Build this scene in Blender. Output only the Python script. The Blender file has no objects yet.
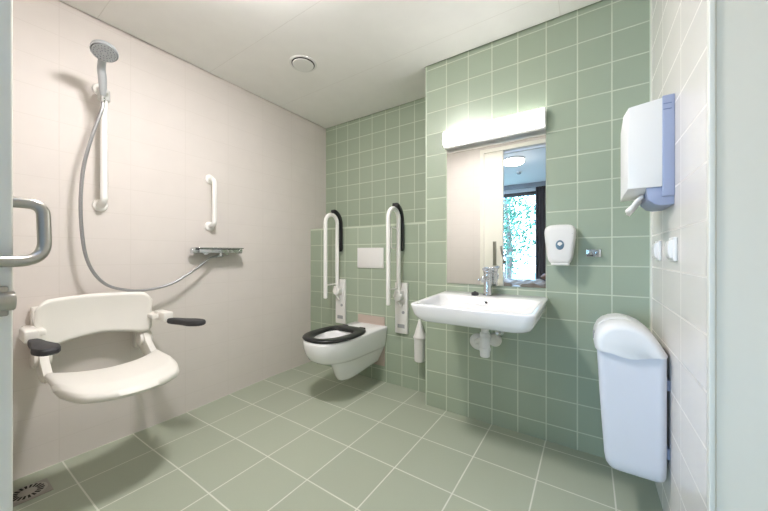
import bpy, bmesh, math, random
from mathutils import Vector, Matrix
random.seed(7)
C = bpy.context.scene.collection
PI = math.pi
def V(*a): return Vector(a)
def lin(r, g, b):
    f = lambda c: (c/255/12.92) if c/255 <= .04045 else ((c/255+.055)/1.055)**2.4
    return (f(r), f(g), f(b), 1)

# ------------------------------------------------------------------ geometry helpers
class MB:
    def __init__(s): s.bm = bmesh.new()
    def _merge(s, b):
        me = bpy.data.meshes.new('t'); b.to_mesh(me); b.free(); s.bm.from_mesh(me); bpy.data.meshes.remove(me); return s
    def box(s, x0, x1, y0, y1, z0, z1, bev=0, seg=3):
        b = bmesh.new(); bmesh.ops.create_cube(b, size=1)
        for v in b.verts: v.co = V((x0+x1)/2+v.co.x*(x1-x0), (y0+y1)/2+v.co.y*(y1-y0), (z0+z1)/2+v.co.z*(z1-z0))
        if bev: bmesh.ops.bevel(b, geom=b.edges[:], offset=bev, segments=seg, profile=.5, affect='EDGES', clamp_overlap=True)
        return s._merge(b)
    def loft(s, loops, cap0=True, cap1=True, closed=True):
        b = bmesh.new(); L = [[b.verts.new(p) for p in lp] for lp in loops]
        for A, B in zip(L, L[1:]):
            n = len(A)
            for i in range(n if closed else n-1):
                j = (i+1) % n
                try: b.faces.new((A[i], A[j], B[j], B[i]))
                except ValueError: pass
        if cap0: b.faces.new(L[0][::-1])
        if cap1: b.faces.new(L[-1])
        bmesh.ops.recalc_face_normals(b, faces=b.faces[:])
        return s._merge(b)
    def lathe(s, prof, o, d=(0, 0, 1), n=32):
        d = Vector(d).normalized(); o = Vector(o)
        u = d.orthogonal().normalized(); w = d.cross(u)
        loops = [[o+d*h+(u*math.cos(2*PI*i/n)+w*math.sin(2*PI*i/n))*max(r, 1e-5) for i in range(n)] for r, h in prof]
        return s.loft(loops)
    def cyl(s, p0, p1, r, r1=None, n=24, ch=0):
        p0 = Vector(p0); p1 = Vector(p1); d = p1-p0; h = d.length; r1 = r if r1 is None else r1
        pr = [(r, 0), (r1, h)] if not ch else [(r-ch, 0), (r-ch*.3, ch*.3), (r, ch), (r1, h-ch), (r1-ch*.3, h-ch*.3), (r1-ch, h)]
        return s.lathe(pr, p0, d, n)
    def tube(s, pts, r, n=14, rnd=True):
        pts = [Vector(p) for p in pts]; loops = []; u = None; N = len(pts)
        rr = r if callable(r) else (lambda t: r)
        for i, p in enumerate(pts):
            t = (pts[min(i+1, N-1)]-pts[max(i-1, 0)]).normalized()
            u = t.orthogonal().normalized() if u is None else (u-t*u.dot(t)).normalized()
            w = t.cross(u); q = rr(i/(N-1))
            ring = lambda c, k: [c+(u*math.cos(2*PI*a/n)+w*math.sin(2*PI*a/n))*k for a in range(n)]
            if rnd and i == 0: loops += [ring(p-t*q*.35, q*.4), ring(p-t*q*.25, q*.75)]
            loops.append(ring(p, q))
            if rnd and i == N-1: loops += [ring(p+t*q*.25, q*.75), ring(p+t*q*.35, q*.4)]
        return s.loft(loops)
    def prism(s, poly, axis, a0, a1, bev=0, seg=2):
        def mk(p, a):
            return V(a, p[0], p[1]) if axis == 'X' else V(p[0], a, p[1]) if axis == 'Y' else V(p[0], p[1], a)
        b = bmesh.new(); A = [b.verts.new(mk(p, a0)) for p in poly]; B = [b.verts.new(mk(p, a1)) for p in poly]; n = len(poly)
        for i in range(n): b.faces.new((A[i], A[(i+1) % n], B[(i+1) % n], B[i]))
        b.faces.new(A[::-1]); b.faces.new(B); bmesh.ops.recalc_face_normals(b, faces=b.faces[:])
        if bev:
            es = [e for e in b.edges if e.calc_face_angle(0) > .6]
            bmesh.ops.bevel(b, geom=es, offset=bev, segments=seg, profile=.5, affect='EDGES', clamp_overlap=True)
        return s._merge(b)
    def grid(s, f, nu, nv):
        b = bmesh.new(); G = [[b.verts.new(f(i/nu, j/nv)) for j in range(nv+1)] for i in range(nu+1)]
        for i in range(nu):
            for j in range(nv): b.faces.new((G[i][j], G[i+1][j], G[i+1][j+1], G[i][j+1]))
        return s._merge(b)
def wloc(o):
    v = Vector((0, 0, 0))
    while o: v += o.location; o = o.parent
    return v
def obj(name, mb, mat, parent=None, ang=.6, recalc=True):
    bm = mb.bm
    bmesh.ops.remove_doubles(bm, verts=bm.verts[:], dist=1e-6)
    if recalc: bmesh.ops.recalc_face_normals(bm, faces=bm.faces[:])
    for f in bm.faces: f.smooth = True
    for e in bm.edges:
        if len(e.link_faces) == 2 and e.calc_face_angle(0) > ang: e.smooth = False
    if parent: o0 = wloc(parent)
    else:
        xs = [v.co for v in bm.verts]; mn = [min(c[i] for c in xs) for i in range(3)]; mx = [max(c[i] for c in xs) for i in range(3)]
        o0 = V((mn[0]+mx[0])/2, (mn[1]+mx[1])/2, mn[2])
    for v in bm.verts: v.co -= o0
    me = bpy.data.meshes.new(name); bm.to_mesh(me); bm.free(); me.materials.append(mat)
    o = bpy.data.objects.new(name, me); C.objects.link(o)
    if parent: o.parent = parent
    else: o.location = o0
    return o
def tag(o, label, cat, group=None, kind=None):
    o['label'] = label; o['category'] = cat
    if group: o['group'] = group
    if kind: o['kind'] = kind
    return o
def thing(name, label, cat, loc, group=None):
    o = bpy.data.objects.new(name, None); o.empty_display_size = .05; C.objects.link(o); o.location = loc
    return tag(o, label, cat, group)
def struct(name, mb, mat, parent=None, label=None):
    o = obj(name, mb, mat, parent)
    if not parent: o['kind'] = 'structure'
    return o
def copy_tree(o, parent=None):
    c = o.copy(); C.objects.link(c); c.parent = parent
    for ch in [x for x in C.objects if x.parent == o]: copy_tree(ch, c)
    return c
def rrect(x0, x1, y0, y1, r, z, n=7):
    P = []
    for cx, cy, a in ((x1-r, y1-r, 0), (x0+r, y1-r, PI/2), (x0+r, y0+r, PI), (x1-r, y0+r, 1.5*PI)):
        for i in range(n+1):
            t = a+i/n*PI/2; P.append(V(cx+r*math.cos(t), cy+r*math.sin(t), z))
    return P
def fillet(pts, r, n=8):
    pts = [Vector(p) for p in pts]; out = [pts[0]]
    for a, b, c in zip(pts, pts[1:], pts[2:]):
        u = (a-b).normalized(); w = (c-b).normalized(); k = min(r, (a-b).length*.49, (c-b).length*.49)
        A = b+u*k; B = b+w*k
        for i in range(n+1):
            t = i/n; out.append(A*(1-t)**2+b*2*t*(1-t)+B*t*t)
    return out+[pts[-1]]
def spline(pts, k=8):
    pts = [Vector(p) for p in pts]; P = [2*pts[0]-pts[1]]+pts+[2*pts[-1]-pts[-2]]; out = []
    for i in range(1, len(P)-2):
        for j in range(k):
            t = j/k; a, b, c, d = P[i-1:i+3]
            out.append(.5*((2*b)+(c-a)*t+(2*a-5*b+4*c-d)*t*t+(3*b-a-3*c+d)*t**3))
    return out+[pts[-1]]

# ------------------------------------------------------------------ materials
def mat(name, col, rough=.5, metal=0, emit=None, es=0, coat=0, noise=0, nscale=40, bump=0, trans=0, ior=1.45):
    m = bpy.data.materials.new(name); m.use_nodes = True; nt = m.node_tree; b = nt.nodes['Principled BSDF']
    b.inputs['Base Color'].default_value = col; b.inputs['Roughness'].default_value = rough; b.inputs['Metallic'].default_value = metal
    b.inputs['Coat Weight'].default_value = coat; b.inputs['Transmission Weight'].default_value = trans; b.inputs['IOR'].default_value = ior
    if emit: b.inputs['Emission Color'].default_value = emit; b.inputs['Emission Strength'].default_value = es
    tx = nt.nodes.new('ShaderNodeTexNoise'); tx.inputs['Scale'].default_value = nscale; tx.inputs['Detail'].default_value = 3
    co = nt.nodes.new('ShaderNodeTexCoord'); nt.links.new(co.outputs['Object'], tx.inputs['Vector'])
    if noise:
        mx = nt.nodes.new('ShaderNodeMix'); mx.data_type = 'RGBA'; nt.links.new(tx.outputs['Fac'], mx.inputs[0])
        mx.inputs[6].default_value = tuple(max(0, c*(1-noise)) for c in col[:3])+(1,); mx.inputs[7].default_value = tuple(min(1, c*(1+noise)) for c in col[:3])+(1,)
        nt.links.new(mx.outputs[2], b.inputs['Base Color'])
    rm = nt.nodes.new('ShaderNodeMapRange'); rm.inputs[3].default_value = max(0, rough*.92); rm.inputs[4].default_value = min(1, rough*1.08)
    nt.links.new(tx.outputs['Fac'], rm.inputs[0]); nt.links.new(rm.outputs[0], b.inputs['Roughness'])
    if bump:
        bp = nt.nodes.new('ShaderNodeBump'); bp.inputs['Strength'].default_value = bump; bp.inputs['Distance'].default_value = .002
        nt.links.new(tx.outputs['Fac'], bp.inputs['Height']); nt.links.new(bp.outputs[0], b.inputs['Normal'])
    return m
def tile_mat(name, col, grout, pu, pv, ux, uy, v0, gw, rough, var=.05, floor=False, speck=0, gbump=.5, spec=.5):
    m = bpy.data.materials.new(name); m.use_nodes = True; nt = m.node_tree; N = nt.nodes; L = nt.links; b = N['Principled BSDF']
    def M(op, a, c=None, d=None):
        n = N.new('ShaderNodeMath'); n.operation = op
        for i, x in enumerate((a, c, d)):
            if x is None: continue
            if isinstance(x, (int, float)): n.inputs[i].default_value = x
            else: L.new(x, n.inputs[i])
        return n.outputs[0]
    g = N.new('ShaderNodeNewGeometry'); sp = N.new('ShaderNodeSeparateXYZ'); L.new(g.outputs['Position'], sp.inputs[0])
    X, Y, Z = sp.outputs
    if floor: U = M('DIVIDE', M('SUBTRACT', X, ux), pu); W = M('DIVIDE', M('SUBTRACT', Y, v0), pv)
    else:
        sn = N.new('ShaderNodeSeparateXYZ'); L.new(g.outputs['True Normal'], sn.inputs[0])
        k = M('GREATER_THAN', M('ABSOLUTE', sn.outputs[0]), .5)
        u1 = M('SUBTRACT', X, ux); u2 = M('SUBTRACT', Y, uy)
        U = M('DIVIDE', M('ADD', M('MULTIPLY', u1, M('SUBTRACT', 1, k)), M('MULTIPLY', u2, k)), pu)
        W = M('DIVIDE', M('SUBTRACT', Z, v0), pv)
    def edge(q, p):
        fr = M('FRACT', q); d = M('MULTIPLY', M('MINIMUM', fr, M('SUBTRACT', 1, fr)), p)
        n = N.new('ShaderNodeMapRange'); n.interpolation_type = 'SMOOTHSTEP'
        n.inputs[1].default_value = gw*.35; n.inputs[2].default_value = gw*.65; n.inputs[3].default_value = 1; n.inputs[4].default_value = 0
        L.new(d, n.inputs[0]); return n.outputs[0]
    G = M('MAXIMUM', edge(U, pu), edge(W, pv))
    cb = N.new('ShaderNodeCombineXYZ'); L.new(M('FLOOR', U), cb.inputs[0]); L.new(M('FLOOR', W), cb.inputs[1])
    wn = N.new('ShaderNodeTexWhiteNoise'); L.new(cb.outputs[0], wn.inputs['Vector'])
    val = M('ADD', 1-var/2, M('MULTIPLY', wn.outputs['Value'], var))
    tx = N.new('ShaderNodeTexNoise'); tx.inputs['Scale'].default_value = 420 if speck else 9; tx.inputs['Detail'].default_value = 2
    L.new(g.outputs['Position'], tx.inputs['Vector'])
    val = M('MULTIPLY', val, M('ADD', 1-max(speck, .03), M('MULTIPLY', tx.outputs['Fac'], 2*max(speck, .03))))
    mu = N.new('ShaderNodeMix'); mu.data_type = 'RGBA'; mu.blend_type = 'MULTIPLY'; mu.inputs[0].default_value = 1
    mu.inputs[6].default_value = col; cc = N.new('ShaderNodeCombineColor')
    for i in range(3): L.new(val, cc.inputs[i])
    L.new(cc.outputs[0], mu.inputs[7])
    mx = N.new('ShaderNodeMix'); mx.data_type = 'RGBA'; L.new(G, mx.inputs[0]); L.new(mu.outputs[2], mx.inputs[6]); mx.inputs[7].default_value = grout
    L.new(mx.outputs[2], b.inputs['Base Color'])
    L.new(M('ADD', rough, M('MULTIPLY', G, .75-rough)), b.inputs['Roughness'])
    b.inputs['Specular IOR Level'].default_value = spec
    bp = N.new('ShaderNodeBump'); bp.inputs['Strength'].default_value = gbump; bp.inputs['Distance'].default_value = .002
    L.new(M('SUBTRACT', 1, G), bp.inputs['Height']); L.new(bp.outputs[0], b.inputs['Normal'])
    return m
GREEN = lin(157, 170, 150); GROUT = lin(198, 206, 188)
m_green = tile_mat('green_wall_tile', GREEN, GROUT, .15, .15, -.8008, 1.959, .098, .0058, .28)
m_green2 = tile_mat('green_wall_tile_recess', GREEN, GROUT, .15, .15, -2.145, 2.121, .098, .0058, .28)
m_cream = tile_mat('cream_wall_tile', lin(216, 209, 203), lin(211, 204, 197), .30, .15, 0, .085, .098, .0035, .5, var=.008, gbump=.12, spec=.3)
m_creamr = tile_mat('cream_wall_tile_right', lin(228, 223, 217), lin(222, 217, 210), .30, .15, 0, .20, .098, .005, .26, var=.006, gbump=.12)
m_floor = tile_mat('floor_tile', lin(168, 175, 157), lin(214, 216, 205), .2985, .2985, -.8008, 0, 1.8901, .0062, .42, var=.05, floor=True, speck=.10, gbump=.4)
m_ceil = tile_mat('ceiling_panel', lin(243, 241, 238), lin(233, 230, 226), 3.0, .609, -.13, 0, .53, .004, .85, var=.01, floor=True, gbump=.4, spec=.2)
m_white = mat('white_ceramic', lin(240, 240, 240), .12, coat=.3)
m_plastic = mat('white_plastic', lin(229, 228, 225), .38)
m_seatpl = mat('cream_white_plastic', lin(230, 227, 220), .42)
m_bin = mat('bin_plastic', lin(212, 214, 220), .34)
m_binlid = mat('bin_lid_plastic', lin(226, 226, 225), .3)
m_tube = mat('white_coated_tube', lin(240, 239, 235), .35)
m_black = mat('black_plastic', lin(28, 28, 30), .32)
m_rubber = mat('dark_rubber', lin(52, 52, 54), .6)
m_chrome = mat('chrome', lin(214, 216, 218), .1, 1)
m_steel = mat('brushed_steel', lin(176, 172, 165), .32, 1, noise=.06, nscale=120)
m_greym = mat('satin_grey_chrome', lin(188, 192, 196), .32, .5)
m_dark = mat('dark_void', lin(30, 29, 27), .7)
m_gapm = mat('ceiling_gap', lin(120, 116, 106), .8)
m_paint = mat('painted_wall', lin(226, 221, 206), .6, noise=.01)
m_trim = mat('tile_edge_trim', lin(224, 223, 212), .4)
m_trimg = mat('green_edge_trim', lin(196, 206, 188), .4)
m_door = mat('door_white', lin(236, 233, 222), .4)
m_beige = mat('beige_pad', lin(186, 170, 158), .7)
m_blue = mat('blue_grey_plastic', lin(150, 160, 186), .38)
m_paper = mat('paper', lin(240, 238, 232), .8, bump=.3, nscale=90)
m_eye = mat('window_plastic', lin(92, 116, 134), .12, coat=.5)
m_grey = mat('grey_print', lin(158, 160, 162), .5)
m_lamp = mat('lamp_diffuser', lin(250, 250, 248), .4, emit=(1, .98, .965, 1), es=15)
m_lampc = mat('ceiling_diffuser', lin(250, 250, 248), .4, emit=(1, .955, .952, 1), es=165)
m_lampb = mat('bedroom_diffuser', lin(250, 250, 248), .4, emit=(1, .94, .86, 1), es=26)
m_outwall = mat('bedroom_paint', lin(236, 237, 238), .8, noise=.01)
m_outfloor = mat('bedroom_floor', lin(196, 188, 178), .5, noise=.1, nscale=6)
m_frame = mat('dark_window_frame', lin(96, 88, 86), .5)
m_curtain = mat('curtain_cloth', lin(104, 94, 92), .85, noise=.08, nscale=30)
m_blanket = mat('blanket_cloth', lin(160, 138, 118), .85, noise=.12, nscale=7, bump=.4)
m_pillow = mat('pillow_cloth', lin(140, 104, 84), .85, noise=.1, nscale=14, bump=.3)
m_leaf = mat('leaf', lin(58, 98, 74), .6, noise=.35, nscale=1.3)
m_bark = mat('bark', lin(96, 82, 70), .9, noise=.2)
m_ground = mat('lawn_ground', lin(90, 104, 84), .9, noise=.2, nscale=2)
def mirror_material():
    m = bpy.data.materials.new('mirror_silver'); m.use_nodes = True; b = m.node_tree.nodes['Principled BSDF']
    b.inputs['Metallic'].default_value = 1; b.inputs['Roughness'].default_value = .0; b.inputs['Base Color'].default_value = (.92, .93, .92, 1); return m
m_mirror = mirror_material()
def pane_material(name, tint, refl):
    m = bpy.data.materials.new(name); m.use_nodes = True; nt = m.node_tree; nt.nodes.remove(nt.nodes['Principled BSDF'])
    t = nt.nodes.new('ShaderNodeBsdfTransparent'); t.inputs[0].default_value = tint; g = nt.nodes.new('ShaderNodeBsdfGlossy'); g.inputs['Roughness'].default_value = .03
    mx = nt.nodes.new('ShaderNodeMixShader'); mx.inputs[0].default_value = refl
    nt.links.new(t.outputs[0], mx.inputs[1]); nt.links.new(g.outputs[0], mx.inputs[2]); nt.links.new(mx.outputs[0], nt.nodes['Material Output'].inputs[0]); return m
m_pane = pane_material('window_glass', (.93, .98, .97, 1), .04)

# ------------------------------------------------------------------ setting
XL, XR, S, B, R, H = -2.294, .2556, 1.959, 2.121, 2.334, 2.376
SL = -.953
def floor_z(x, y):
    s = lambda t: (lambda q: q*q*(3-2*q))(min(1, max(0, t)))
    return -.026*s((-1.45-x)/.85)*s((1.75-y)/.9)
struct('floor', MB().grid(lambda i, j: V(XL-.05+i*(.95-XL+.05), -.03+j*2.40, floor_z(XL-.05+i*(.95-XL+.05), -.03+j*2.40)), 40, 40), m_floor)
g = .012
struct('ceiling', MB().box(XL+g, SL-g, .10+g, R-g, H, H+.02).box(SL-g, .90-g, .10+g, S-g, H, H+.02), m_ceil)
struct('trim_1', MB().box(XL-.1, 1.0, .02, R+.1, H+.021, H+.06), m_gapm)
struct('wall_left', MB().box(XL-.12, XL, -.08, R+.12, -.08, H+.05), m_cream)
struct('wall_toilet', MB().box(XL-.12, SL+.05, R, R+.12, -.08, H+.05), m_green2)
struct('wall_cistern', MB().box(XL, SL, B, R, -.05, 1.308), m_green2)
struct('wall_sink', MB().box(SL, XR+.3, S, R+.12, -.08, H+.05), m_green)
struct('wall_right', MB().box(XR, .95, 1.112, S, -.08, H+.05), m_creamr)
struct('wall_niche', MB().box(XR+.0005, .95, 1.104, 1.1125, -.08, H+.05), m_paint)
struct('wall_niche_side', MB().box(.90, 1.0, .0, 1.104, -.08, H+.05), m_paint)
struct('trim_2', MB().box(XR-.003, XR+.009, 1.098, 1.118, 0, H, .002), m_trim)
struct('trim_3', MB().box(SL-.003, SL+.006, S-.003, S+.006, 0, H), m_trimg)
struct('trim_4', MB().box(XR-.006, XR, S-.006, S, 0, H), m_trim)
struct('trim_5', MB().box(XL, SL, B-.002, B+.004, 1.300, 1.310), m_trimg)
# entry wall with the sliding door opening
JL, JR, DT = -1.07, .22, 2.30
struct('wall_entry', MB().box(XL-.12, JL, .03, .10, -.08, H+.05).box(JR, 1.0, -.08, .10, -.08, H+.05).box(JL, JR, .03, .10, DT, H+.05)
       .box(XL-.12, JL, -.08, -.03, -.08, 2.72).box(JL, JR, -.08, -.03, DT, 2.72).box(JR, 1.0, -.08, .0, H, 2.72), m_cream)
struct('trim_6', MB().box(JL-.045, JL, .10, .108, 0, DT+.045, .003).box(JR, JR+.045, .10, .108, 0, DT+.045, .003).box(JL, JR, .10, .108, DT, DT+.045, .003), m_door)
dr = struct('door_1', MB().box(-1.75, -.85, .034, .086, .008, DT+.03, .004), m_door)
hx = -.868
hp = fillet([(hx, .080, 1.152), (hx, .1245, 1.152), (hx+.02, .1245, 1.0445), (hx+.045, .05, 1.0445), (hx+.012, .05, 1.0445)], .04, 10)
dh = obj('door_handle', MB().tube(hp, .0098, 18), m_steel, dr); dh['label'] = 'brushed steel loop pull handle'
dl = obj('turn_knob', MB().cyl((-.838, .045, .976), (-.838, .0875, .976), .0165, n=28, ch=.003).box(-.852, -.836, .05, .08, .95, 1.002, .003), m_steel, dr); dl['label'] = 'brushed steel lock knob'
hpl = obj('handle_plate', MB().box(-.965, -.925, .085, .091, .93, 1.22, .002), m_steel, dr)

# ------------------------------------------------------------------ lamps
cl = thing('ceiling_light', 'round ceiling light over the middle of the bathroom', 'ceiling light', (-1.08, .66, H))
obj('lamp_base', MB().lathe([(.15, 0), (.15, -.02), (.145, -.024), (.10, -.024)], (-1.08, .66, H)), m_plastic, cl)
obj('diffuser', MB().lathe([(.138, -.0245), (.138, -.052), (.125, -.066), (.06, -.072), (.001, -.073)], (-1.08, .66, H), n=40), m_lampc, cl)
ml = thing('mirror_light', 'long white glowing wall light above the mirror', 'wall light', (-.505, S, 1.756))
obj('housing', MB().box(-.808, -.20, S-.03, S, 1.772, 1.875, .004).box(-.80, -.205, S-.045, S-.004, 1.758, 1.772, .002), m_plastic, ml)
dp = [(S-.03, 1.775), (S-.048, 1.785), (S-.056, 1.81), (S-.058, 1.83), (S-.052, 1.86), (S-.04, 1.876), (S-.025, 1.879), (S-.025, 1.776)]
obj('diffuser', MB().prism(dp, 'X', -.802, -.206), m_lamp, ml)
for x0 in (-.810, -.206): obj('end_cap', MB().prism(dp, 'X', x0, x0+.008), m_plastic, ml)
tag(obj('wall_mirror', MB().box(-.797, -.202, S-.005, S, .866, 1.772, .001, 1), m_mirror), 'tall rectangular mirror on green tiles above the washbasin', 'mirror')

# ------------------------------------------------------------------ washbasin
wb = thing('washbasin', 'wide white ceramic washbasin fixed under the mirror', 'washbasin', (-.495, S, .715))
b0, b1 = -.803, -.183; bc = (b0+b1)/2
def bl(z, hx_, y0, y1, r): return rrect(bc-hx_, bc+hx_, y0, y1, r, z)
lo = [bl(.704, .22, 1.50, 1.94, .05), bl(.704, .25, 1.472, 1.955, .06), bl(.7075, .267, 1.456, 1.957, .065), bl(.719, .281, 1.443, 1.958, .06), bl(.745, .293, 1.434, 1.9585, .05), bl(.785, .302, 1.430, 1.959, .042), bl(.806, .305, 1.428, 1.959, .036),
      bl(.8135, .3045, 1.4285, 1.959, .036), bl(.8165, .301, 1.432, 1.958, .035), bl(.8175, .296, 1.437, 1.956, .034), bl(.8165, .288, 1.447, 1.822, .04), bl(.8145, .283, 1.452, 1.816, .045), bl(.808, .278, 1.458, 1.811, .05), bl(.79, .270, 1.468, 1.803, .055), bl(.765, .258, 1.484, 1.792, .065), bl(.748, .235, 1.51, 1.772, .075), bl(.740, .19, 1.55, 1.74, .07), bl(.735, .06, 1.62, 1.70, .035)]
lo = [[V(p.x, p.y, p.z-.020*(1.959-p.y)/.53*max(0, (p.z-.716)/.10)) for p in L_] for L_ in lo]
obj('basin', MB().loft(lo), m_white, wb, ang=1.1)
ov = obj('overflow', MB().lathe([(.004, -.004), (.006, .004), (.0095, .005), (.0105, .002), (.0105, -.006)], (-.492, 1.799, .779), (0, -1, .35), 24), m_chrome, wb)
obj('drain_hole', MB().cyl((-.492, 1.799, .779), (-.492, 1.7955, .7805), .0055, n=20), m_dark, ov)
obj('waste', MB().lathe([(.001, 0), (.014, .001), (.03, .003), (.033, .001), (.033, -.003)], (bc, 1.66, .7365)), m_chrome, wb)

fx, fy = -.507, 1.885
fa = thing('basin_faucet', 'chrome lever faucet on the back ledge of the washbasin', 'faucet', (fx, fy, .817))
obj('body', MB().lathe([(.030, 0), (.030, .004), (.027, .012), (.0245, .04), (.024, .10), (.0245, .125), (.023, .130)], (fx, fy, .8165)), m_chrome, fa)
sp = obj('spout', MB().tube(spline([(fx, fy-.012, .915), (fx-.001, fy-.045, .922), (fx-.002, fy-.075, .922), (fx-.002, fy-.095, .917)]), lambda t: .0155-.003*t, 18), m_chrome, fa)
obj('aerator', MB().cyl((fx-.002, fy-.088, .912), (fx-.002, fy-.088, .896), .0115, n=20, ch=.001), m_greym, sp)
obj('cap', MB().lathe([(.021, .130), (.0255, .133), (.0265, .148), (.024, .158), (.014, .163), (.001, .164)], (fx, fy, .8165)), m_chrome, fa)
obj('lever', MB().tube(spline([(fx, fy-.005, .968), (fx+.002, fy-.04, .972), (fx+.004, fy-.075, .975), (fx+.005, fy-.10, .974)]), lambda t: .0125-.003*t, 16), m_chrome, fa)
obj('lift_rod', MB().cyl((fx-.02, fy+.002, .90), (fx-.048, fy-.004, .905), .006).lathe([(.001, 0), (.009, .002), (.009, .010), (.001, .012)], (fx-.044, fy-.003, .905), (-1, -.1, .1)), m_chrome, fa)
tag(obj('basin_plug', MB().lathe([(.020, 0), (.022, .005), (.0215, .014), (.017, .018), (.009, .019), (.007, .024), (.001, .025)], (-.570, 1.842, .8125)), m_rubber), 'small black rubber plug lying on the back ledge of the washbasin', 'plug')

tr = thing('basin_trap', 'white plastic bottle trap hanging below the washbasin', 'drain trap', (-.478, 1.70, .49))
tx, ty = -.478, 1.72
obj('tailpiece', MB().cyl((tx, ty, .60), (tx, ty, .703), .020).cyl((tx, ty, .655), (tx, ty, .69), .027, n=20, ch=.002).cyl((tx, ty, .606), (tx, ty, .626), .027, n=20, ch=.002), m_plastic, tr)
obj('bottle', MB().lathe([(.001, 0), (.022, .001), (.026, .005), (.027, .035), (.030, .036), (.031, .052), (.0285, .055), (.0285, .10), (.026, .112), (.020, .118)], (tx, ty, .491)), m_plastic, tr)
obj('outlet_pipe', MB().tube(fillet([(tx, ty+.02, .585), (tx, ty+.10, .585), (-.585, 1.91, .515), (-.588, 1.955, .505)], .05), .016, 16, False), m_plastic, tr)
obj('rosette', MB().lathe([(.052, 0), (.052, .004), (.046, .013), (.03, .020), (.018, .021)], (-.588, S, .503), (0, -1, 0)), m_plastic, tr)
wr = thing('wall_rosette', 'white round pipe cover on the tiles behind the bottle trap', 'pipe cover', (-.478, S, .49))
obj('cover', MB().lathe([(.042, 0), (.042, .004), (.036, .012), (.024, .017), (.001, .018)], (-.484, S, .530), (0, -1, 0)), m_plastic, wr)
av = thing('angle_valve', 'small chrome angle valve under the washbasin, beside the bottle trap', 'valve', (-.45, S, .55))
obj('valve_body', MB().cyl((-.455, S, .588), (-.455, S-.05, .588), .012).lathe([(.026, 0), (.026, .003), (.016, .008)], (-.455, S, .588), (0, -1, 0)).cyl((-.455, S-.04, .588), (-.455, S-.04, .625), .009).cyl((-.455, S-.04, .61), (-.455, S-.04, .625), .0125, n=6), m_chrome, av)
obj('valve_knob', MB().lathe([(.010, 0), (.016, .004), (.016, .018), (.012, .022), (.001, .023)], (-.455, S-.05, .588), (.3, -1, 0), 12), m_chrome, av)
obj('supply_pipe', MB().tube(spline([(-.455, S-.04, .622), (-.46, S-.045, .66), (-.47, S-.06, .69), (-.48, S-.065, .713)]), .005, 10), m_chrome, av)

# ------------------------------------------------------------------ soap dispenser, hook
sd = thing('soap_dispenser', 'white soap dispenser with an oval window, mounted right of the mirror', 'soap dispenser', (-.126, S, 1.0))
def sdl(y, k, dz=0):
    P = []
    for t in range(40):
        a = 2*PI*t/40; c, s_ = math.cos(a), math.sin(a)
        e = lambda q: math.copysign(abs(q)**.38, q)
        z = e(s_); x = e(c)*(.067+.0125*z)
        top = .006*(1-(x/.08)**2) if z > 0 else 0
        P.append(V(-.129+x*k, y, 1.109+z*.104*k+top+dz))
    return P
obj('housing', MB().loft([sdl(S, 1), sdl(S-.05, 1), sdl(S-.082, .985), sdl(S-.096, .95), sdl(S-.1025, .89), sdl(S-.1045, .7), sdl(S-.105, .3)]), m_plastic, sd, ang=.9)
def disc(cx, cz, rx, rz, y, dy, n=36, dome=.6):
    lp = lambda k, yy: [V(cx+rx*k*math.cos(2*PI*i/n), yy, cz+rz*k*math.sin(2*PI*i/n)) for i in range(n)]
    return MB().loft([lp(1, y), lp(1, y-dy*.5), lp(.92, y-dy*.85), lp(dome, y-dy), lp(.1, y-dy)])
wi = obj('sight_window', disc(-.126, 1.108, .0195, .0255, S-.1035, .004), m_eye, sd)
obj('logo_mark', disc(-.126, 1.113, .011, .0105, S-.1072, .0012), m_plastic, wi)
obj('logo_swoosh', MB().prism([(-.137, 1.104), (-.126, 1.097), (-.112, 1.108), (-.114, 1.113), (-.126, 1.103), (-.136, 1.109)], 'Y', S-.1085, S-.107), m_eye, wi)
mk = MB()
for i, w in enumerate((.006, .004, .005, .006, .003, .005, .004)): mk.box(-.118+i*.0075, -.118+i*.0075+w, S-.1036, S-.1015, 1.166, 1.1685)
obj('print_mark', mk, m_grey, sd)
obj('push_bar', MB().box(-.168, -.084, S-.10, S-.03, 1.0015, 1.012, .004), m_plastic, sd)
hk = thing('robe_hook', 'small chrome double hook on green tiles near the soap dispenser', 'hook', (.02, S, 1.045))
obj('hook_plate', MB().box(-.012, .054, S-.006, S, 1.045, 1.085, .0025), m_chrome, hk)
for x in (.004, .038): obj('peg', MB().lathe([(.0085, 0), (.0065, .006), (.0065, .018), (.0125, .024), (.0125, .032), (.009, .036), (.001, .037)], (x, S-.005, 1.066), (0, -1, 0), 24), m_chrome, hk)

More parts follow.
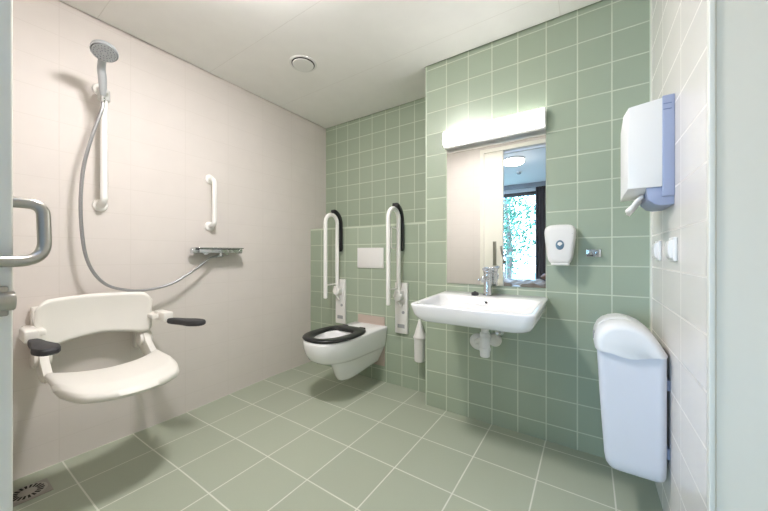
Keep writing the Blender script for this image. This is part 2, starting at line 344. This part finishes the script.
# ------------------------------------------------------------------ paper towel dispenser
td = thing('paper_towel_dispenser', 'white paper towel dispenser with blue back mounted on the right cream wall', 'towel dispenser', (XR, 1.58, 1.24))
obj('back_tray', MB().box(.2215, XR, 1.480, 1.70, 1.268, 1.632, .003).prism([(.2556, 1.238), (.2556, 1.31), (.178, 1.31), (.182, 1.262), (.20, 1.243), (.22, 1.236)], 'Y', 1.488, 1.69, .004), m_blue, td)
obj('groove', MB().box(.224, .247, 1.4788, 1.481, 1.600, 1.6025).box(.224, .247, 1.4788, 1.481, 1.580, 1.5825), mat('blue_groove', lin(104, 118, 150), .5), td)
cvp = [(.2225, 1.305), (.2225, 1.624), (.152, 1.624), (.128, 1.610), (.1175, 1.575), (.115, 1.46), (.1185, 1.345), (.127, 1.312), (.14, 1.303)]
obj('cover', MB().prism([(.2225, 1.305), (.2225, 1.626), (.128, 1.614), (.124, 1.610), (.124, 1.310), (.128, 1.305)], 'Y', 1.482, 1.50, .002)
    .loft([[V(x, 1.50, z) for x, z in ((.2225, 1.305), (.2225, 1.624), (.124, 1.612), (.124, 1.305))], [V(x, 1.53, z) for x, z in ((.2225, 1.290), (.2225, 1.622), (.114, 1.60), (.114, 1.29))],
           [V(x, 1.66, z) for x, z in ((.2225, 1.285), (.2225, 1.622), (.114, 1.575), (.114, 1.285))], [V(x, 1.698, z) for x, z in ((.2225, 1.30), (.2225, 1.62), (.14, 1.56), (.14, 1.30))]]), m_plastic, td)
def pt(u, v):
    y = 1.53+v*.13; x = .176-.046*u-.006*math.sin(v*5); z = 1.277-.040*u-.012*u*u+.007*math.sin(v*9+u*3)
    return V(x, y-.03*u, z)
pw = MB().grid(pt, 10, 14); 
pto = tag(obj('paper_towel', pw, m_paper, recalc=False), 'white folded paper towel hanging out of the blue and white dispenser', 'paper towel')
sm = pto.modifiers.new('thickness', 'SOLIDIFY'); sm.thickness = .012; sm.offset = 0

# ------------------------------------------------------------------ switches
ls = thing('light_switch', 'white switch on the right wall, nearer the green tiled corner', 'light switch', (XR, 1.755, 1.032), 'switches under the towel dispenser')
obj('switch_plate', MB().box(XR-.012, XR, 1.715, 1.795, 1.032, 1.118, .005), m_plastic, ls)
obj('rocker', MB().prism([(XR-.010, 1.04), (XR-.020, 1.045), (XR-.025, 1.06), (XR-.025, 1.085), (XR-.021, 1.103), (XR-.010, 1.110)], 'Y', 1.725, 1.785, .003), m_plastic, ls)
l2 = copy_tree(ls); l2.location = (XR, 1.475, 1.033); l2['label'] = 'white switch on the right wall, nearer the bright wall edge'

# ------------------------------------------------------------------ waste bin
wbn = thing('waste_bin', 'white wall-mounted waste bin with domed lid on the right wall', 'waste bin', (.14, 1.69, .205))
def bn(z, x0, x1, y0, y1, r): return rrect(x0, x1, y0, y1, r, z)
obj('bin_body', MB().loft([bn(.190, .092, .22, 1.57, 1.75, .03), bn(.1905, .076, .236, 1.55, 1.762, .035), bn(.196, .066, .243, 1.536, 1.768, .035), bn(.212, .0585, .2445, 1.528, 1.772, .032), bn(.245, .053, .245, 1.526, 1.774, .028), bn(.45, .040, .245, 1.525, 1.776, .026), bn(.672, .029, .245, 1.524, 1.778, .026)]), m_bin, wbn, ang=.8)
lp = [(.0215, .668), (.016, .70), (.0185, .728), (.029, .754), (.047, .774), (.072, .787), (.100, .793), (.125, .793), (.15, .787), (.175, .775), (.198, .756), (.218, .731), (.236, .700), (.250, .672)]
wav = [(.225, .669), (.205, .667), (.18, .661), (.16, .656), (.14, .654), (.12, .655), (.10, .657), (.08, .662), (.055, .667)]
def lidl(y, k): return [V(.13+(x-.13)*k, y, .664+(z-.664)*(k if z > .68 else 1)) for x, z in lp+wav]
LL = [lidl(1.508+.075*(1-math.cos(a)), .74+.26*math.sin(a)**.8) for a in [PI/2*i/9 for i in range(10)]]
ld = obj('bin_lid', MB().loft(LL+[lidl(1.70, 1), lidl(1.75, .975), lidl(1.78, .92), lidl(1.79, .80)]), m_binlid, wbn, ang=.8)
fl = [(x, z) for x, z in lp[3:9]]
def off(k): return [(.13+(x-.13)*k, .664+(z-.664)*k) for x, z in fl]
obj('flap', MB().prism(off(1.012)+off(.98)[::-1], 'Y', 1.60, 1.68, .001, 2), m_binlid, ld)
obj('finger_slot', MB().box(.0150, .021, 1.56, 1.60, .705, .735, .002), mat('slot_grey', lin(150, 152, 154), .5), ld)
for z in (.56, .30): obj('wall_bracket', MB().box(.2445, XR, 1.56, 1.74, z-.02, z+.02, .002), m_blue, wbn)

# ------------------------------------------------------------------ toilet
tc = -1.55
to = thing('toilet', 'long white wall-hung toilet with an open black seat', 'toilet', (tc, B, .115))
def tl(z, yf, hw, rw, ym=None, n=13, yr=B-.008, rc=.0):
    ym = ym or yf+.26; P = []
    for i in range(2*n+1):
        a = PI*i/(2*n); c = math.cos(a); s_ = math.sin(a)
        x = hw*math.copysign(abs(c)**.85, c); P.append(V(tc+x, ym-(ym-yf)*s_**.85 if s_ > 0 else ym, z))
    for k in range(1, 5): q = k/4; P.append(V(tc-hw-(rw-hw)*q, ym+(yr-ym)*q, z))
    for k in (1, 2, 3): P.append(V(tc-rw+2*rw*k/4, yr, z))
    for k in range(4, 0, -1): q = k/4; P.append(V(tc+hw+(rw-hw)*q, ym+(yr-ym)*q, z))
    return P
def til(z, yf, yb, hw, n=13):
    """inner oval with the same number of points as tl()"""
    N = 2*n+12; yc = (yf+yb)/2; P = []
    for i in range(2*n+1):
        a = PI*i/(2*n); P.append(V(tc+hw*math.cos(a), yc-(yc-yf)*math.sin(a), z))
    for k in range(1, 12):
        a = PI+PI*k/12; P.append(V(tc+hw*math.cos(a), yc-(yc-yf)*math.sin(a), z))
    return P
body = [tl(.113, 1.745, .03, .05), tl(.116, 1.722, .055, .065), tl(.128, 1.705, .07, .078), tl(.16, 1.688, .08, .088), tl(.22, 1.664, .092, .112), tl(.262, 1.645, .104, .128), tl(.285, 1.61, .116, .136), tl(.294, 1.545, .134, .141), tl(.306, 1.50, .150, .146), tl(.330, 1.465, .162, .152), tl(.37, 1.442, .173, .158), tl(.41, 1.430, .179, .164), tl(.45, 1.425, .182, .170), tl(.462, 1.427, .181, .170), tl(.467, 1.435, .176, .166),
        til(.467, 1.49, 1.80, .118), til(.455, 1.50, 1.79, .112), til(.40, 1.51, 1.78, .10), til(.33, 1.55, 1.75, .07), til(.30, 1.62, 1.70, .03)]
body = [[V(p.x, p.y, p.z+.04*max(0, (p.y-1.78)/.33)*max(0, min(1, (.3-p.z)/.17))) for p in L_] for L_ in body]
obj('bowl', MB().loft(body), m_white, to, ang=1.0)
def sl(z, yf, yb, hw, rw, sq=.8, n=44):
    ym = yf+.24; P = []
    for i in range(n):
        a = 2*PI*i/n; c, s_ = math.cos(a), math.sin(a)
        if s_ >= 0: P.append(V(tc+hw*math.copysign(abs(c)**.85, c), ym-(ym-yf)*s_**.85, z))
        else:
            q = abs(s_)**.55; w = hw+(rw-hw)*q; P.append(V(tc+w*math.copysign(abs(c)**.45, c), ym+(yb-ym)*q, z))
    return P
z0 = .4685
ring = [sl(z0, 1.432, 1.884, .180, .165), sl(z0+.008, 1.426, 1.890, .187, .17), sl(z0+.014, 1.427, 1.890, .186, .17), sl(z0+.020, 1.432, 1.884, .181, .165), sl(z0+.022, 1.444, 1.874, .172, .155),
        sl(z0+.021, 1.472, 1.80, .126, .105), sl(z0+.016, 1.484, 1.788, .118, .096), sl(z0+.010, 1.490, 1.782, .114, .092), sl(z0, 1.490, 1.782, .114, .092)]
obj('seat', MB().loft(ring+[ring[0]], False, False), m_black, to, ang=.9)
for x in (-.085, .085): obj('seat_hinge', MB().cyl((tc+x-.025, 1.886, .481), (tc+x+.025, 1.886, .481), .012, n=18, ch=.003), m_black, to)
obj('backing_pad', MB().box(tc-.138, tc+.142, B-.008, B, .13, .537, .001, 1), m_beige, to)
fp = thing('flush_plate', 'white rectangular flush plate on green tiles above the toilet', 'flush plate', (-1.556, B, .943))
obj('plate', MB().box(-1.694, -1.418, B-.012, B, .943, 1.117, .004), m_plastic, fp)
obj('button', MB().box(-1.684, -1.428, B-.0150, B-.011, .953, 1.107, .003).box(-1.5565, -1.5555, B-.0153, B-.0149, .96, 1.10), m_plastic, fp)

# ------------------------------------------------------------------ folding grab rails
gx = -1.885
gr = thing('folding_grab_rail', 'white folded-up grab rail with black pad, between the cream wall and toilet', 'grab rail', (gx, B, .43), 'folding grab rails beside the toilet')
obj('wall_plate', MB().box(gx-.058, gx+.058, B-.022, B, .43, .835, .006), m_plastic, gr)
yf, yb, zc, ra = 1.912, 2.060, 1.336, .074
rp = [V(gx, yf, .685)]+[V(gx, yf, .9), V(gx, yf, 1.2)]+[V(gx, (yf+yb)/2-ra*math.cos(a), zc+ra*math.sin(a)) for a in [PI*i/16 for i in range(17)]]+[V(gx, yb, 1.2), V(gx, yb, .9), V(gx, yb, .72)]
obj('rail', MB().tube(rp, .0165, 18), m_tube, gr)
pp = [V(gx, (yf+yb)/2-.0*math.cos(a)+(ra+.026)*math.sin(a), zc+(ra+.026)*math.cos(a)) for a in [PI/2*i/8 for i in range(1, 9)]]
pin = [V(gx, (yf+yb)/2+(ra+.0145)*math.sin(a), zc+(ra+.0145)*math.cos(a)) for a in [PI/2*i/8 for i in range(1, 9)]]
cc = (yf+yb)/2
poly = [(cc+(ra+.050)*math.sin(PI/2*i/10), zc+(ra+.050)*math.cos(PI/2*i/10)) for i in range(1, 11)]+[(cc+ra+.050, 1.10), (cc+ra+.036, 1.085), (cc+ra+.017, 1.085)]+[(cc+(ra+.0155)*math.sin(PI/2*i/10), zc+(ra+.0155)*math.cos(PI/2*i/10)) for i in range(10, 0, -1)]
poly = [(min(y, B-.001) if z < 1.31 else y, z) for y, z in poly]
pd = obj('armrest_pad', MB().prism(poly, 'X', gx-.025, gx+.025, .006), m_black, gr); pd['label'] = 'black armrest pad'
obj('hinge', MB().box(gx-.026, gx+.026, B-.085, B-.018, .70, .775, .008).cyl((gx-.036, yb, .735), (gx+.036, yb, .735), .02, n=24, ch=.003), m_tube, gr)
obj('strut', MB().cyl((gx, yf, .795), (gx, yb, .795), .006), m_tube, gr)
obj('release_lever', MB().tube([(gx-.02, yb-.01, .775), (gx-.028, yb-.02, .73), (gx+.012, yb+.015, .655)], .008, 12), m_tube, gr)
obj('lock_button', MB().cyl((gx+.02, B-.021, .60), (gx+.02, B-.026, .60), .012, n=24), m_grey, gr)
obj('plate_mark', MB().box(gx-.032, gx+.032, B-.0235, B-.0215, .475, .505), m_grey, gr)
g2 = copy_tree(gr); g2.location.x = -1.24; g2['label'] = 'white folded-up grab rail with black pad, between the toilet and washbasin'
q = -1.24
obj('roll_holder', MB().tube(fillet([(q-.012, yb, 1.265), (q-.012, yb-.085, 1.265), (q-.012, yb-.085, 1.105), (q-.012, yb-.002, 1.105)], .012, 5), .004, 10), m_tube, g2)

# ------------------------------------------------------------------ toilet brush
tb = thing('toilet_brush_set', 'white wall-hung toilet brush holder between grab rail and washbasin', 'toilet brush', (-1.056, 2.07, .25))
bx, by = -1.056, 2.062
obj('holder', MB().lathe([(.001, 0), (.034, .001), (.039, .006), (.0405, .02), (.0415, .165), (.0425, .168), (.0425, .176), (.040, .178)], (bx, by, .256), n=36), m_plastic, tb)
obj('cone_handle', MB().lathe([(.043, .172), (.048, .176), (.048, .184), (.044, .190), (.036, .215), (.0245, .255), (.014, .29), (.010, .306), (.006, .314), (.001, .316)], (bx, by, .258), n=36), m_plastic, tb)
obj('bracket', MB().box(bx-.012, bx+.012, by+.038, B, .40, .43, .002).box(bx-.02, bx+.02, B-.006, B, .37, .46, .002), m_plastic, tb)

# ------------------------------------------------------------------ shower fittings
def grab_bar(name, label, y, zt, zb, r, off_):
    t = thing(name, label, 'grab bar', (XL, y, zb), 'straight grab bars on the shower wall')
    obj('bar', MB().tube(fillet([(XL+.012, y, zt), (XL+off_, y, zt-.012), (XL+off_, y, zb+.012), (XL+.012, y, zb)], .05, 10), r, 18), m_tube, t)
    for z in (zt, zb): obj('mount', MB().lathe([(.034, 0), (.034, .006), (.030, .012), (.019, .015), (r, .02)], (XL, y, z), (1, 0, 0)), m_tube, t)
    return t
gl = grab_bar('grab_bar', 'long white vertical grab bar behind the shower hose', .545, 1.985, 1.335, .016, .072)
gs = grab_bar('grab_bar', 'short white vertical grab bar above the chrome shower mixer', 1.145, 1.605, 1.262, .0155, .07)
hb = V(XL+.072, .545, 0)
sl_ = obj('slider', MB().cyl((hb.x, hb.y, 1.905), (hb.x, hb.y, 1.965), .026, n=24, ch=.004).tube([(hb.x+.015, hb.y-.004, 1.935), (hb.x+.06, hb.y-.012, 1.940)], .017, 14), mat('pale_grey_plastic', lin(214, 214, 210), .35), gl)
sh = thing('hand_shower', 'round grey hand shower head held high on the grab bar', 'shower head', (hb.x+.075, .53, 1.90))
hd = V(-1.998, .492, 2.066); hdir = V(.42, -.10, -.90).normalized()
obj('head', MB().lathe([(.048, .012), (.053, .008), (.0545, .0), (.052, -.010), (.044, -.018), (.03, -.024), (.018, -.028)], hd, hdir, 44).lathe([(.048, .012), (.04, .0135), (.02, .014), (.001, .014)], hd, hdir, 44), m_greym, sh)
nz = MB()
for rr, n_ in ((.014, 8), (.027, 14), (.040, 20)):
    u = hdir.orthogonal().normalized(); w = hdir.cross(u)
    for i in range(n_):
        a = 2*PI*i/n_; p = hd+hdir*.0135+(u*math.cos(a)+w*math.sin(a))*rr; nz.cyl(p, p+hdir*.003, .0026, .002, 8)
obj('nozzles', nz, mat('nozzle_grey', lin(134, 140, 146), .5), sh)
hs = V(hb.x+.072, .524, 1.905)
hpth = spline([hs, hs+V(.01, -.003, .03), hs+V(.03, -.01, .08), hs+V(.055, -.02, .125), hd-hdir*.02])
obj('handle', MB().tube(hpth, lambda t: .0125+.0055*math.sin(min(1, t*1.15)*PI*.75), 18), m_greym, sh)
obj('hose_nut', MB().cyl(hs, hs+V(-.006, .001, -.035), .011, .0095, 16, .001), m_chrome, sh)
ph = [hs+V(-.006, .001, -.035), (-2.155, .518, 1.82), (-2.17, .478, 1.65), (-2.185, .452, 1.48), (-2.19, .446, 1.25), (-2.19, .470, 1.03), (-2.19, .535, .905), (-2.19, .63, .857), (-2.19, .74, .848), (-2.19, .87, .878), (-2.20, 1.0, .955), (-2.215, 1.09, 1.018), (-2.228, 1.135, 1.039), (-2.233, 1.165, 1.0458)]
tag(obj('shower_hose', MB().tube(spline(ph, 10), .0078, 12), mat('hose_metal', lin(168, 168, 170), .3, .9, noise=.25, nscale=260)), 'grey flexible shower hose looping from the mixer to the shower head', 'shower hose')
mx_ = thing('shower_mixer', 'slim chrome thermostatic shower mixer bar on the cream wall', 'shower mixer', (XL, 1.18, 1.06))
obj('mixer_body', MB().box(-2.272, -2.196, 1.035, 1.315, 1.068, 1.100, .006).cyl((XL, 1.105, 1.084), (-2.26, 1.105, 1.084), .026).cyl((XL, 1.255, 1.084), (-2.26, 1.255, 1.084), .026), m_chrome, mx_)
obj('shelf', MB().box(-2.285, -2.165, 1.02, 1.335, 1.1005, 1.108, .003), mat('shelf_silver', lin(196, 198, 196), .15, .8), mx_)
for y0, y1 in ((.996, 1.034), (1.316, 1.354)): obj('knob', MB().cyl((-2.234, y0, 1.084), (-2.234, y1, 1.084), .0215, n=28, ch=.003), m_chrome, mx_)
obj('outlet', MB().cyl((-2.234, 1.195, 1.072), (-2.234, 1.195, 1.052), .013).tube([(-2.234, 1.21, 1.05), (-2.2335, 1.168, 1.0465)], .0105, 14), m_chrome, mx_)
dz = floor_z(-2.1, .25)
fd = thing('floor_drain', 'square steel floor drain with a round slotted grate by the wall', 'floor drain', (-2.11, .255, dz))
def fz(x, y, k): return V(x, y, floor_z(x, y)+k)
fr = MB()
sq = [(-1, -1), (1, -1), (1, 1), (-1, 1)]
fr.loft([[fz(-2.11+a*.070, .255+b*.070, -.01) for a, b in sq], [fz(-2.11+a*.070, .255+b*.070, .0025) for a, b in sq], [fz(-2.11+a*.066, .255+b*.066, .0035) for a, b in sq]])
obj('drain_frame', fr, mat('drain_steel', lin(160, 156, 148), .4, .8), fd)
gt = MB().lathe([(.062, -.001), (.062, .003), (.058, .005), (.001, .005)], fz(-2.11, .255, .002), (.03, 0, 1), 40)
gra = obj('grate', gt, m_steel, fd)
st = MB()
for i in range(18):
    a = 2*PI*i/18; c, s_ = math.cos(a), math.sin(a)
    for r0, r1 in ((.030, .052),):
        P = [V(-2.11+c*r0-s_*.0032, .255+s_*r0+c*.0032, 0), V(-2.11+c*r0+s_*.0032, .255+s_*r0-c*.0032, 0), V(-2.11+c*r1+s_*.0045, .255+s_*r1-c*.0045, 0), V(-2.11+c*r1-s_*.0045, .255+s_*r1+c*.0045, 0)]
        zz = fz(-2.11, .255, .0).z
        st.loft([[V(p.x, p.y, zz+.004-(p.x+2.11)*.03) for p in P], [V(p.x, p.y, zz+.0078-(p.x+2.11)*.03) for p in P]])
obj('slots', st, m_dark, gra)

# ------------------------------------------------------------------ shower seat
yc = .515
ss = thing('shower_chair', 'white folding shower seat with backrest and dark armrests on the cream wall', 'shower seat', (XL, yc, .45))
def backf(side):
    def f(u, v):
        t = 2*u-1; y = yc-.003+t*.232
        cr = max(0, abs(t)-.78)/.22
        zt = .838+.012*(1-t*t)-.045*cr**2.2; zb = .592+.042*(1-abs(t)**1.6)+.045*cr**2.5
        z = zb+(zt-zb)*v
        d = .0; e = min(v, 1-v)*(zt-zb); ee = min(e, (1-abs(t))*.232)
        rd = max(0, 1-ee/.018); th = .016*math.sqrt(max(0, 1-rd*rd))
        x = -2.195+.05*t*t-.018*math.sin(v*PI)*.6
        return V(x+side*th, y, z)
    return f
obj('backrest', MB().grid(backf(1), 48, 24).grid(backf(-1), 48, 24), m_seatpl, ss, ang=1.2)
def seatf(side):
    def f(u, v):
        t = 2*u-1; a = abs(t)
        xr = -1.945-.12*a**2.2+(.03*max(0, (a-.85)/.15)**2)
        xf = -1.60-.115*a**2.4-(.13*max(0, (a-.72)/.28)**2.2)
        x = xr+(xf-xr)*v; y = yc+t*(.222-.0*v)
        e = min(min(v, 1-v)*(xf-xr), (1-a)*.222)
        rd = max(0, 1-e/.02); th = .019*math.sqrt(max(0, 1-rd*rd))
        z = .484+.012*a*a+.010*(1-v)-.012*max(0, v-.7)/.3
        return V(x, y, z+side*th)
    return f
obj('seat', MB().grid(seatf(1), 48, 28).grid(seatf(-1), 48, 28), m_seatpl, ss, ang=1.2)
for s_ in (-1, 1):
    y = yc+s_*.205
    obj('side_bracket', MB().box(XL, XL+.05, y-.026, y+.026, .50, .80, .006).prism([(XL+.045, .66), (XL+.115, .63), (XL+.165, .56), (XL+.27, .492), (XL+.29, .482), (XL+.2, .466), (XL+.12, .475), (XL+.045, .53)], 'Y', y-.016, y+.016, .005)
        .cyl((XL+.105, y-.03, .56), (XL+.105, y+.03, .56), .038, n=28, ch=.005).box(XL+.04, XL+.10, y-.02, y+.02, .68, .72, .006), m_seatpl, ss)
    ya = yc+(-.258 if s_ < 0 else .262); ang_ = .05 if s_ < 0 else .33; ln = .285 if s_ < 0 else .255
    ar = obj('arm', MB().box(XL, XL+.21, min(ya, y)-.0, max(ya, y)+.0, .685, .712, .006).box(XL+.14, XL+.285, ya-.024, ya+.024, .672, .726, .008), m_seatpl, ss)
    def pl(z, k):
        P = []
        for i in range(40):
            a_ = 2*PI*i/40; c, s2 = math.cos(a_), math.sin(a_); q = (c+1)/2
            w = .023+.019*min(1, max(0, (q-.42)/.25))
            lx = ln/2+ln/2*math.copysign(abs(c)**.75, c)*k; ly = w*k*math.copysign(abs(s2)**.65, s2)
            P.append(V(-2.025+lx*math.cos(ang_)-ly*math.sin(ang_), ya+lx*math.sin(ang_)+ly*math.cos(ang_), z))
        return P
    pad = obj('armrest_pad', MB().loft([pl(.661, .82), pl(.663, .93), pl(.670, 1), pl(.683, 1), pl(.690, .95), pl(.692, .82)]), m_rubber, ar)
    pad['label'] = 'dark grey armrest pad'

# ------------------------------------------------------------------ ceiling vent
vt = thing('air_vent', 'round white air vent with a dark gap set in the ceiling', 'air vent', (-1.641, 1.449, H))
obj('vent_ring', MB().lathe([(.094, 0), (.093, -.003), (.088, -.005), (.080, -.004), (.077, -.0005)], (-1.641, 1.449, H), n=48), m_plastic, vt)
obj('vent_throat', MB().lathe([(.077, -.001), (.077, -.0022), (.001, -.0022)], (-1.641, 1.449, H), n=48), m_dark, vt)
obj('vent_disc', MB().lathe([(.02, -.002), (.02, -.0045), (.068, -.0045), (.0715, -.007), (.069, -.010), (.04, -.012), (.001, -.0125)], (-1.641, 1.449, H), n=48), m_plastic, vt)

# ------------------------------------------------------------------ adjoining room seen in the mirror
BY, BX0, BX1, BH = -3.5, -3.2, 2.0, 2.62
struct('floor_bedroom', MB().box(BX0-.1, BX1+.1, BY-.1, -.03, -.06, -.004), m_outfloor)
struct('ceiling_bedroom', MB().box(BX0-.1, BX1+.1, BY-.1, -.03, BH, BH+.1), m_outwall)
struct('wall_bedroom_left', MB().box(BX0-.1, BX0, BY-.1, -.08, -.06, BH+.02), m_outwall)
struct('wall_bedroom_right', MB().box(BX1, BX1+.1, BY-.1, -.08, -.06, BH+.02), m_outwall)
struct('wall_bedroom_door', MB().box(BX0-.1, XL-.12, -.08, -.0, -.06, BH+.02).box(1.0, BX1+.1, -.08, 0, -.06, BH+.02), m_outwall)
WX0, WX1, WZ0, WZ1 = -3.05, -.90, .42, 2.46
struct('wall_bedroom_window', MB().box(BX0-.1, WX0, BY-.2, BY, -.06, BH+.02).box(WX1, BX1+.1, BY-.2, BY, -.06, BH+.02).box(WX0, WX1, BY-.2, BY, -.06, WZ0).box(WX0, WX1, BY-.2, BY, WZ1, BH+.02), m_outwall)
w = MB(); f = .075
w.box(WX0, WX1, BY-.12, BY-.03, WZ0, WZ0+f, .004).box(WX0, WX1, BY-.12, BY-.03, WZ1-f, WZ1, .004).box(WX0, WX0+f, BY-.12, BY-.03, WZ0, WZ1, .004).box(WX1-f, WX1, BY-.12, BY-.03, WZ0, WZ1, .004)
wo = struct('window_1', w, m_frame)
obj('pane', MB().box(WX0+f, WX1-f, BY-.08, BY-.074, WZ0+f, WZ1-f), m_pane, wo)
def curt(u, v):
    return V(-.95+.36*u, BY+.09+.025*math.sin(u*38)+.008*math.sin(u*71+v*3), 2.52-2.47*v)
cu = tag(obj('curtain', MB().grid(curt, 60, 6), m_curtain, recalc=False), 'brown grey curtain hanging beside the window reflected in the mirror', 'curtain')
cm = cu.modifiers.new('thickness', 'SOLIDIFY'); cm.thickness = .004
cr = tag(obj('curtain_rail', MB().box(WX0-.2, -.4, BY+.02, BY+.13, 2.53, BH, .004), mat('rail_grey', lin(150, 152, 156), .5)), 'grey curtain rail along the ceiling over the reflected window', 'curtain rail')
bd = thing('bed', 'bed with beige blanket reflected at the bottom of the mirror', 'bed', (-1.1, -2.75, 0))
obj('bed_frame', MB().box(-2.1, .0, -3.2, -2.3, .16, .32, .01), m_frame, bd)
for x in (-2.02, -.08):
    for y in (-3.12, -2.38): obj('leg', MB().box(x-.03, x+.03, y-.03, y+.03, -.004, .17, .004), m_frame, bd)
obj('mattress', MB().box(-2.08, -.02, -3.18, -2.32, .32, .47, .03), m_outwall, bd)
def blk(u, v):
    x = -2.1+2.12*u; y = -3.2+.92*v
    n_ = .025*math.sin(x*9+y*7)+.02*math.sin(x*17-y*13)+.012*math.sin(x*31+y*23)
    dv = min(1, (1-v)/.06); return V(x, y, .485+.02+n_*dv-.20*(1-dv))
bk = obj('blanket', MB().grid(blk, 90, 40), m_blanket, bd, recalc=False)
pil = MB()
def pilf(s_):
    def f(u, v):
        a, b = 2*u-1, 2*v-1; k = (1-a**4)*(1-b**4); return V(-.42+a*.34, -2.75+b*.28, .645+s_*.075*max(0, k)**.5)
    return f
tag(obj('bed_cushion', MB().grid(pilf(1), 20, 16).grid(pilf(-1), 20, 16), m_pillow), 'brown cushion lying on the reflected beige bed', 'cushion')
bl_ = thing('bedroom_ceiling_light', 'round glowing ceiling lamp reflected in the upper part of the mirror', 'ceiling light', (-1.02, -1.42, BH))
obj('lamp_base', MB().lathe([(.17, 0), (.17, -.025), (.12, -.026)], (-1.02, -1.42, BH)), m_plastic, bl_)
obj('diffuser', MB().lathe([(.158, -.026), (.158, -.06), (.13, -.082), (.06, -.092), (.001, -.094)], (-1.02, -1.42, BH), n=40), m_lampb, bl_)
sk = thing('smoke_detector', 'small white smoke detector on the ceiling reflected in the mirror', 'smoke detector', (-1.09, -2.3, BH))
obj('detector_base', MB().lathe([(.052, 0), (.052, -.012), (.046, -.018), (.02, -.018)], (-1.09, -2.3, BH)), m_plastic, sk)
obj('sensor', MB().lathe([(.034, -.018), (.034, -.034), (.028, -.042), (.001, -.044)], (-1.09, -2.3, BH)), m_grey, sk)
# outside
struct('ground', MB().box(-14, 12, -22, BY-.2, -.5, -.3), m_ground)
rl = thing('balcony_railing', 'thin grey balcony railing outside the reflected window', 'railing', (-1.5, -4.6, -.3))
obj('handrail', MB().cyl((-3.6, -4.6, 1.02), (.6, -4.6, 1.02), .02), m_grey, rl)
for i in range(15): obj('baluster', MB().cyl((-3.6+i*.3, -4.6, -.3), (-3.6+i*.3, -4.6, 1.02), .008, n=8), m_grey, rl)
def tree(x, y, h, r, n, label):
    t = thing('tree', label, 'tree', (x, y, -.3), 'trees outside the window')
    obj('trunk', MB().tube(spline([(x, y, -.3), (x+.1, y, h*.3), (x-.05, y+.1, h*.75)]), lambda q: .13*(1-q*.6), 10), m_bark, t)
    m = MB(); b = m.bm
    for i in range(n):
        d = Vector((random.gauss(0, 1), random.gauss(0, 1), random.gauss(0, 1))).normalized()*random.random()**.4
        c = V(x+d.x*r, y+d.y*r, h*.55+d.z*h*.48)
        s_ = random.uniform(.035, .08); u = Vector((random.gauss(0, 1), random.gauss(0, 1), random.gauss(0, 1))).normalized(); v = u.orthogonal().normalized()
        k = u.cross(v)
        b.faces.new([b.verts.new(c+v*s_*1.5), b.verts.new(c+k*s_*.6), b.verts.new(c-v*s_*1.5), b.verts.new(c-k*s_*.6)])
    obj('foliage', m, m_leaf, t, recalc=False)
for x, y, h, r, n, lb in ((-2.6, -8.5, 4.2, 1.25, 2300, 'leafy green tree filling the left of the window reflected in the mirror'), (-.9, -11.5, 3.6, 1.2, 1300, 'pale leafy tree at the right of the reflected window'), (-3.6, -13, 6.5, 1.8, 1800, 'taller leafy tree standing behind the reflected window view')):
    tree(x, y, h, r, n, lb)

# ------------------------------------------------------------------ sky, portal, camera
W = bpy.data.worlds.new('sky'); bpy.context.scene.world = W; W.use_nodes = True
nt = W.node_tree; bg = nt.nodes['Background']
tcn = nt.nodes.new('ShaderNodeTexCoord'); sx = nt.nodes.new('ShaderNodeSeparateXYZ'); nt.links.new(tcn.outputs['Generated'], sx.inputs[0])
rp_ = nt.nodes.new('ShaderNodeValToRGB'); nt.links.new(sx.outputs[2], rp_.inputs[0])
rp_.color_ramp.elements[0].color = (.45, .65, 1, 1); rp_.color_ramp.elements[1].color = (.38, .58, 1, 1)
nt.links.new(rp_.outputs[0], bg.inputs[0]); bg.inputs[1].default_value = 25.0
pl_ = bpy.data.lights.new('window_portal', 'AREA'); pl_.shape = 'RECTANGLE'; pl_.size = WX1-WX0; pl_.size_y = WZ1-WZ0; pl_.cycles.is_portal = True
po = bpy.data.objects.new('window_portal', pl_); C.objects.link(po); po.location = ((WX0+WX1)/2, BY-.15, (WZ0+WZ1)/2); po.rotation_euler = (PI/2, 0, 0)

sc = bpy.context.scene
cam = bpy.data.cameras.new('camera'); co = bpy.data.objects.new('camera', cam); C.objects.link(co); sc.camera = co
co.location = (0, 0, 1.056); co.rotation_euler = (PI/2, 0, .5893)
cam.sensor_width = 36; cam.lens = 306.14/768*36; cam.shift_y = -.0008; cam.clip_start = .01
sc.view_settings.view_transform = 'Standard'; sc.view_settings.look = 'None'; sc.view_settings.gamma = 1; sc.view_settings.exposure = -.05
sc.view_settings.use_curve_mapping = False
cy = sc.cycles
cy.use_denoising = True; cy.max_bounces = 12; cy.diffuse_bounces = 6; cy.glossy_bounces = 5; cy.transparent_max_bounces = 12
cy.caustics_reflective = False; cy.caustics_refractive = False; cy.sample_clamp_indirect = 6
